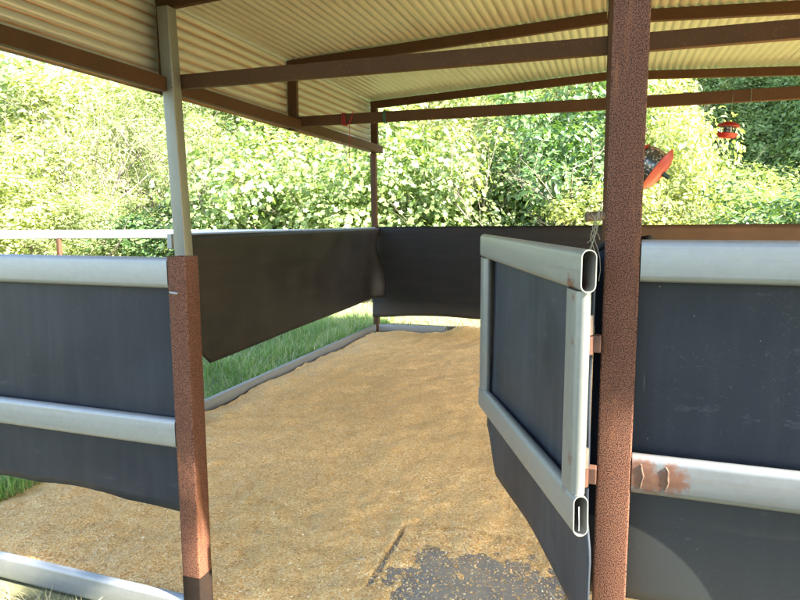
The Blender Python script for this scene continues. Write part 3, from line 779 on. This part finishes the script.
tag(blades('trampled_straw', 9000, reg_front, .012, .07, .0035, M_DRY, 14, bend=1.8), 'trampled dry grass and straw outside the front base rail', kind='stuff', cat='straw')

# ------------------------------------------------------------------ vegetation
def leaf_shape(kind):
    if kind == 'lobed':      # five pointed maple-like leaf
        pts = []
        for k, (r_, a_) in enumerate(((.35, -90), (.66, -35), (.50, -8), (.88, 28), (.62, 58), (1.08, 90), (.62, 122), (.88, 152), (.50, 188), (.66, 215))):
            pts.append((r_ * math.cos(R(a_)) * .55, r_ * math.sin(R(a_)) * .55, .07 * abs(math.cos(R(a_))) * r_))
        return pts, [tuple(range(10))]
    if kind == 'oval':
        return [(0, -.5, 0), (.24, -.15, .06), (.22, .2, .05), (0, .55, -.06), (-.22, .2, .05), (-.24, -.15, .06)], [(0, 1, 2, 3), (0, 3, 4, 5)]
    return [(0, -.5, 0), (.12, 0, .03), (0, .55, -.05), (-.12, 0, .03)], [(0, 1, 2, 3)]
def crown_mesh(name, seed, kind, nleaf, lsize, w_, h_, z0, nclump, rclump, mat, droop=.35):
    rnd = random.Random(seed); shp, fcs = leaf_shape(kind); m = MB()
    cl = []
    for k in range(nclump):
        while True:
            p = Vector((rnd.uniform(-1, 1), rnd.uniform(-1, 1), rnd.uniform(-1, 1)))
            if .30 < p.length < 1: break
        p *= (.75 + .4 * rnd.random())
        wob = 1 + .35 * fbm(p.x * 1.4 + seed, p.y * 1.4, p.z * 1.4)
        cl.append((Vector((p.x * w_ / 2 * wob, p.y * w_ / 2 * wob, z0 + h_ / 2 + p.z * h_ / 2 * wob)), rclump * (.6 + .9 * rnd.random())))
    for _ in range(nleaf):
        c, rc_ = cl[rnd.randrange(nclump)]
        while True:
            q = Vector((rnd.uniform(-1, 1), rnd.uniform(-1, 1), rnd.uniform(-1, 1)))
            if q.length < 1: break
        q = q.normalized() * q.length ** .6
        pos = c + Vector((q.x, q.y, q.z * .75)) * rc_
        if pos.z < .02: pos.z = .02 + rnd.random() * .2
        n = (q + Vector((pos.x / w_, pos.y / w_, .9)) + Vector((rnd.gauss(0, .55), rnd.gauss(0, .55), rnd.gauss(0, .4)))).normalized()
        y_ = Vector((rnd.gauss(0, 1), rnd.gauss(0, 1), -droop + rnd.gauss(0, .5))); y_ = (y_ - n * y_.dot(n)).normalized(); x_ = y_.cross(n)
        s = lsize * (.6 + .75 * rnd.random())
        m.add([pos + (x_ * a + y_ * b_ + n * c_) * s for a, b_, c_ in shp], fcs)
    me = bpy.data.meshes.new(name); me.from_pydata(m.v, [], m.f); me.update(); me.materials.append(mat)
    return me
M_BARK = mat_simple('grey_bark', (.13, .10, .075), (.22, .19, .15), .9, 14)
def stem_mesh(name, seed, h_, w_, n, r0):
    rnd = random.Random(seed); m = MB()
    def limb(p, d, length, r_, lev):
        pts = [Vector(p)]; rad = [r_]
        for k in range(5):
            d = (d + Vector((rnd.gauss(0, .16), rnd.gauss(0, .16), rnd.gauss(.04, .08)))).normalized()
            pts.append(pts[-1] + d * length / 5); rad.append(r_ * (1 - .16 * (k + 1)))
        m.sweep(pts, rad, 6, cap=False)
        if lev > 0:
            for k in (2, 3, 4, 5):
                dd = (d + Vector((rnd.gauss(0, .7), rnd.gauss(0, .7), rnd.gauss(.1, .4)))).normalized()
                limb(pts[k], dd, length * .55, rad[k] * .6, lev - 1)
    for k in range(n):
        q = k * 6.283 / n + rnd.random()
        limb((.12 * math.cos(q), .12 * math.sin(q), -.25), Vector((math.cos(q) * w_ / h_ * .45, math.sin(q) * w_ / h_ * .45, 1)).normalized(), h_ * (.7 + .3 * rnd.random()), r0 * (.7 + .5 * rnd.random()), 2)
    me = bpy.data.meshes.new(name); me.from_pydata(m.v, [], m.f); me.polygons.foreach_set('use_smooth', [True] * len(m.f)); me.update(); me.materials.append(M_BARK)
    return me
ML = {
 'maple': mat_island('broad_maple_leaves', [(0, (.11, .175, .055)), (.5, (.185, .265, .085)), (.85, (.28, .35, .15)), (1, (.42, .47, .29))], .42, trans=.40, spec=.5, hue_noise=((.24, .29, .10), .5)),
 'dark': mat_island('dark_glossy_leaves', [(0, (.040, .088, .024)), (.6, (.075, .145, .040)), (1, (.15, .22, .07))], .40, trans=.3, spec=.5),
 'yellow': mat_island('yellow_green_leaves', [(0, (.19, .23, .08)), (.5, (.29, .33, .12)), (1, (.43, .45, .23))], .5, trans=.44, spec=.4),
 'fine': mat_island('fine_shrub_leaves', [(0, (.14, .185, .07)), (.5, (.23, .28, .11)), (1, (.38, .41, .22))], .5, trans=.40),
 'twiggy': mat_island('sparse_olive_leaves', [(0, (.10, .13, .05)), (.6, (.19, .225, .09)), (1, (.33, .345, .19))], .55, trans=.40),
 'creeper': mat_island('shaded_creeper_leaves', [(0, (.10, .15, .038)), (.6, (.165, .24, .062)), (1, (.28, .34, .12))], .55, trans=.2),
}
PROTO = {}
def proto(key, kind, mat, seeds, **k):
    PROTO[key] = [(crown_mesh(key + '_crown', s, kind, mat=ML[mat], seed_=0, **k) if False else crown_mesh(key + '_crown', s, kind, k['n'], k['ls'], 3.0, 3.0, k.get('z0', .15), k['nc'], k['rc'], ML[mat]),
                   stem_mesh(key + '_stems', s + 50, 3.0, 3.0, k.get('st', 5), k.get('r0', .045))) for s in seeds]
proto('maple', 'lobed', 'maple', (1, 2, 3), n=6000, ls=.13, nc=64, rc=.50)
proto('dark', 'oval', 'dark', (4, 5), n=9000, ls=.115, nc=66, rc=.48)
proto('yellow', 'oval', 'yellow', (6, 7), n=8500, ls=.105, nc=62, rc=.46)
proto('fine', 'thin', 'fine', (8, 9), n=10000, ls=.11, nc=96, rc=.36)
proto('twiggy', 'thin', 'twiggy', (10,), n=4500, ls=.11, nc=56, rc=.42, st=9, r0=.05)
cnt = [0]
def bush(name, cat, key, u, Y, w_, h_, label, group, z=None):
    pr_ = PROTO[key]; c_, s_ = pr_[cnt[0] % len(pr_)]; cnt[0] += 1
    X = px(u, Y); z = (hill_z(X, Y) - .1 if Y > 16 else -.05) if z is None else z
    root = empty(name, (X, Y, z), label, cat, group)
    root.rotation_euler = (0, 0, (cnt[0] * 2.399) % 6.283); root.scale = (w_ / 3.0, w_ / 3.0, h_ / 3.3)
    for nm, me in (('crown', c_), ('trunk' if cat == 'tree' else 'stems', s_)):
        o = bpy.data.objects.new(nm, me); COL.objects.link(o); o.parent = root
G1, G2, G3, G4, G5 = 'broad-leaved shrubs behind the stall', 'dark leafy shrubs', 'yellow-green bushes', 'fine-leaved shrubs', 'trees on the hillside'
# first row, just beyond the rails
bush('leafy_shrub', 'shrub', 'yellow', 18, 10.5, 3.4, 3.2, 'bright yellow-green bush at the far left edge above the pale rail', G3)
bush('leafy_shrub', 'shrub', 'fine', 105, 11.2, 2.9, 2.5, 'fine-leaved pale shrub above the small red post of the far rail', G4)
bush('leafy_shrub', 'shrub', 'dark', 168, 11.6, 2.5, 2.2, 'low dark shrub seen through beside the galvanised post', G2)
bush('leafy_shrub', 'shrub', 'maple', 240, 11.8, 3.2, 3.5, 'broad-leaved shrub with big pale leaves just right of the galvanised post', G1)
bush('leafy_shrub', 'shrub', 'maple', 325, 12.2, 3.0, 3.3, 'broad-leaved shrub beneath the hanging red cord', G1)
bush('leafy_shrub', 'shrub', 'maple', 405, 12.0, 3.0, 3.7, 'broad-leaved shrub rising behind the corner post and green cord', G1)
bush('leafy_shrub', 'shrub', 'maple', 470, 12.6, 2.8, 3.4, 'broad-leaved shrub with glinting leaves over the middle of the back wall', G1)
bush('leafy_shrub', 'shrub', 'dark', 545, 12.8, 3.3, 3.9, 'large dark green shrub left of the tall rusty post', G2)
bush('leafy_shrub', 'shrub', 'yellow', 600, 11.2, 2.4, 2.5, 'low pale bush half hidden behind the tall rusty post', G3)
bush('leafy_shrub', 'shrub', 'yellow', 664, 12.6, 2.4, 3.4, 'glaring yellow-green bush behind the tilted feeder', G3)
bush('leafy_shrub', 'shrub', 'fine', 722, 12.2, 2.9, 2.55, 'feathery sunlit shrub below the small hanging feeder', G4)
bush('leafy_shrub', 'shrub', 'dark', 792, 11.0, 2.6, 2.25, 'dense dark green shrub at the right edge above the back wall', G2)
# second row
bush('leafy_shrub', 'shrub', 'maple', -40, 14.5, 5.0, 5.2, 'tall pale shrub cut by the left edge under the eave', G1)
bush('leafy_shrub', 'shrub', 'twiggy', 120, 14.0, 4.0, 5.0, 'thin twiggy shrub with bare grey branches left of the galvanised post', 'twiggy shrubs')
bush('leafy_shrub', 'shrub', 'yellow', 55, 15.5, 4.5, 5.0, 'bright bush behind the twiggy shrub on the left', G3)
bush('leafy_shrub', 'shrub', 'fine', 205, 15.5, 4.5, 4.6, 'tall fine-leaved shrub peeping over the big pale leaves by the galvanised post', G4)
bush('leafy_shrub', 'shrub', 'yellow', 300, 16.0, 4.6, 4.5, 'bright bush just under the eave beam left of the corner post', G3)
bush('leafy_shrub', 'shrub', 'maple', 385, 15.6, 4.4, 5.0, 'tall broad-leaved shrub filling the gap between corner post and back rafter', G1)
bush('leafy_shrub', 'shrub', 'yellow', 455, 16.2, 4.2, 5.1, 'pale bush high behind the middle of the back wall', G3)
bush('leafy_shrub', 'shrub', 'dark', 560, 16.0, 4.0, 5.4, 'tall dark shrub reaching the back rafter beside the tall rusty post', G2)
bush('leafy_shrub', 'shrub', 'yellow', 655, 16.4, 3.2, 5.3, 'tall glaring bush between the tall rusty post and the shaded hillside', G3)
bush('leafy_shrub', 'shrub', 'fine', 768, 15.0, 3.2, 2.6, 'straggly sunlit shrub with upright sprigs at the foot of the shaded hillside', G4)
# trees on the slope
bush('hillside_tree', 'tree', 'maple', -20, 21.5, 8, 7.5, 'spreading pale tree on the slope at the left edge', G5)
bush('hillside_tree', 'tree', 'fine', 25, 27.5, 9, 7.0, 'highest tree on the slope, peeping out under the left end of the eave beam', G5)
bush('hillside_tree', 'tree', 'yellow', 95, 22.5, 7, 6.6, 'light green tree on the slope behind the twiggy shrub', G5)
bush('hillside_tree', 'tree', 'fine', 190, 22.0, 7, 6.0, 'hazy fine-leaved tree on the slope behind the galvanised post', G5)
bush('hillside_tree', 'tree', 'maple', 300, 23.0, 7, 6.0, 'tree on the slope showing under the left eave beam', G5)
bush('hillside_tree', 'tree', 'yellow', 420, 22.5, 7, 6.5, 'tree on the slope straight above the back left corner', G5)
bush('hillside_tree', 'tree', 'fine', 520, 23.0, 7, 6.5, 'tree on the slope behind the dark shrubs', G5)
bush('hillside_tree', 'tree', 'yellow', 628, 22.0, 4.5, 6.0, 'blazing tree on the slope behind the tall rusty post', G5)

# unseen tree added beside the camera to shade the yard before the stall
pr_ = PROTO['dark'][0]
shade = empty('added_shade_tree', (6.2, -4.2, 0), 'unseen broad dark tree added to shade the yard in front of the stall', 'tree')
for nm, me, sc_, zz in (('crown', pr_[0], (4.0, 2.75, 1.9), 3.0), ('trunk', pr_[1], (1.6, 1.6, 2.0), 0)):
    o = bpy.data.objects.new(nm, me); COL.objects.link(o); o.parent = shade; o.scale = sc_; o.location = (0, 0, zz)

# ground cover on the slopes
def cover(name, n, region, mat, seed, ls, label, kind='oval'):
    rnd = random.Random(seed); shp, fcs = leaf_shape(kind); m = MB()
    for _ in range(n):
        x, y = region(rnd); e = .3
        z = hill_z(x, y)
        nx = Vector((-(hill_z(x + e, y) - z) / e, -(hill_z(x, y + e) - z) / e, 1)).normalized()
        lump = max(0, fbm(x * .9, y * .9, 3)) * 1.3
        pos = Vector((x, y, z)) + nx * (rnd.random() * .25 + lump * rnd.random())
        nn = (nx + Vector((rnd.gauss(0, .5), rnd.gauss(0, .5), rnd.gauss(.2, .5)))).normalized()
        y_ = Vector((rnd.gauss(0, 1), rnd.gauss(0, 1), rnd.gauss(-.3, .6))); y_ = (y_ - nn * y_.dot(nn)).normalized(); x_ = y_.cross(nn)
        s = ls * (.6 + .8 * rnd.random())
        m.add([pos + (x_ * a + y_ * b_ + nn * c_) * s for a, b_, c_ in shp], fcs)
    tag(m.build(name, mat, sharp=0), label, kind='stuff', cat='ground cover')
cover('hillside_creeper', 85000, lambda r: (1.5 + r.random() * 10, 19.5 + r.random() * 15), ML['creeper'], 21, .17, 'shaded dark green creeper covering the steep hillside on the right')
cover('hillside_scrub', 32000, lambda r: ((lambda y: (-y * 1.35 + r.random() * (y * 1.4), y))(18 + r.random() * 24)), ML['fine'], 22, .42, 'bright scrub covering the slope behind the trees')
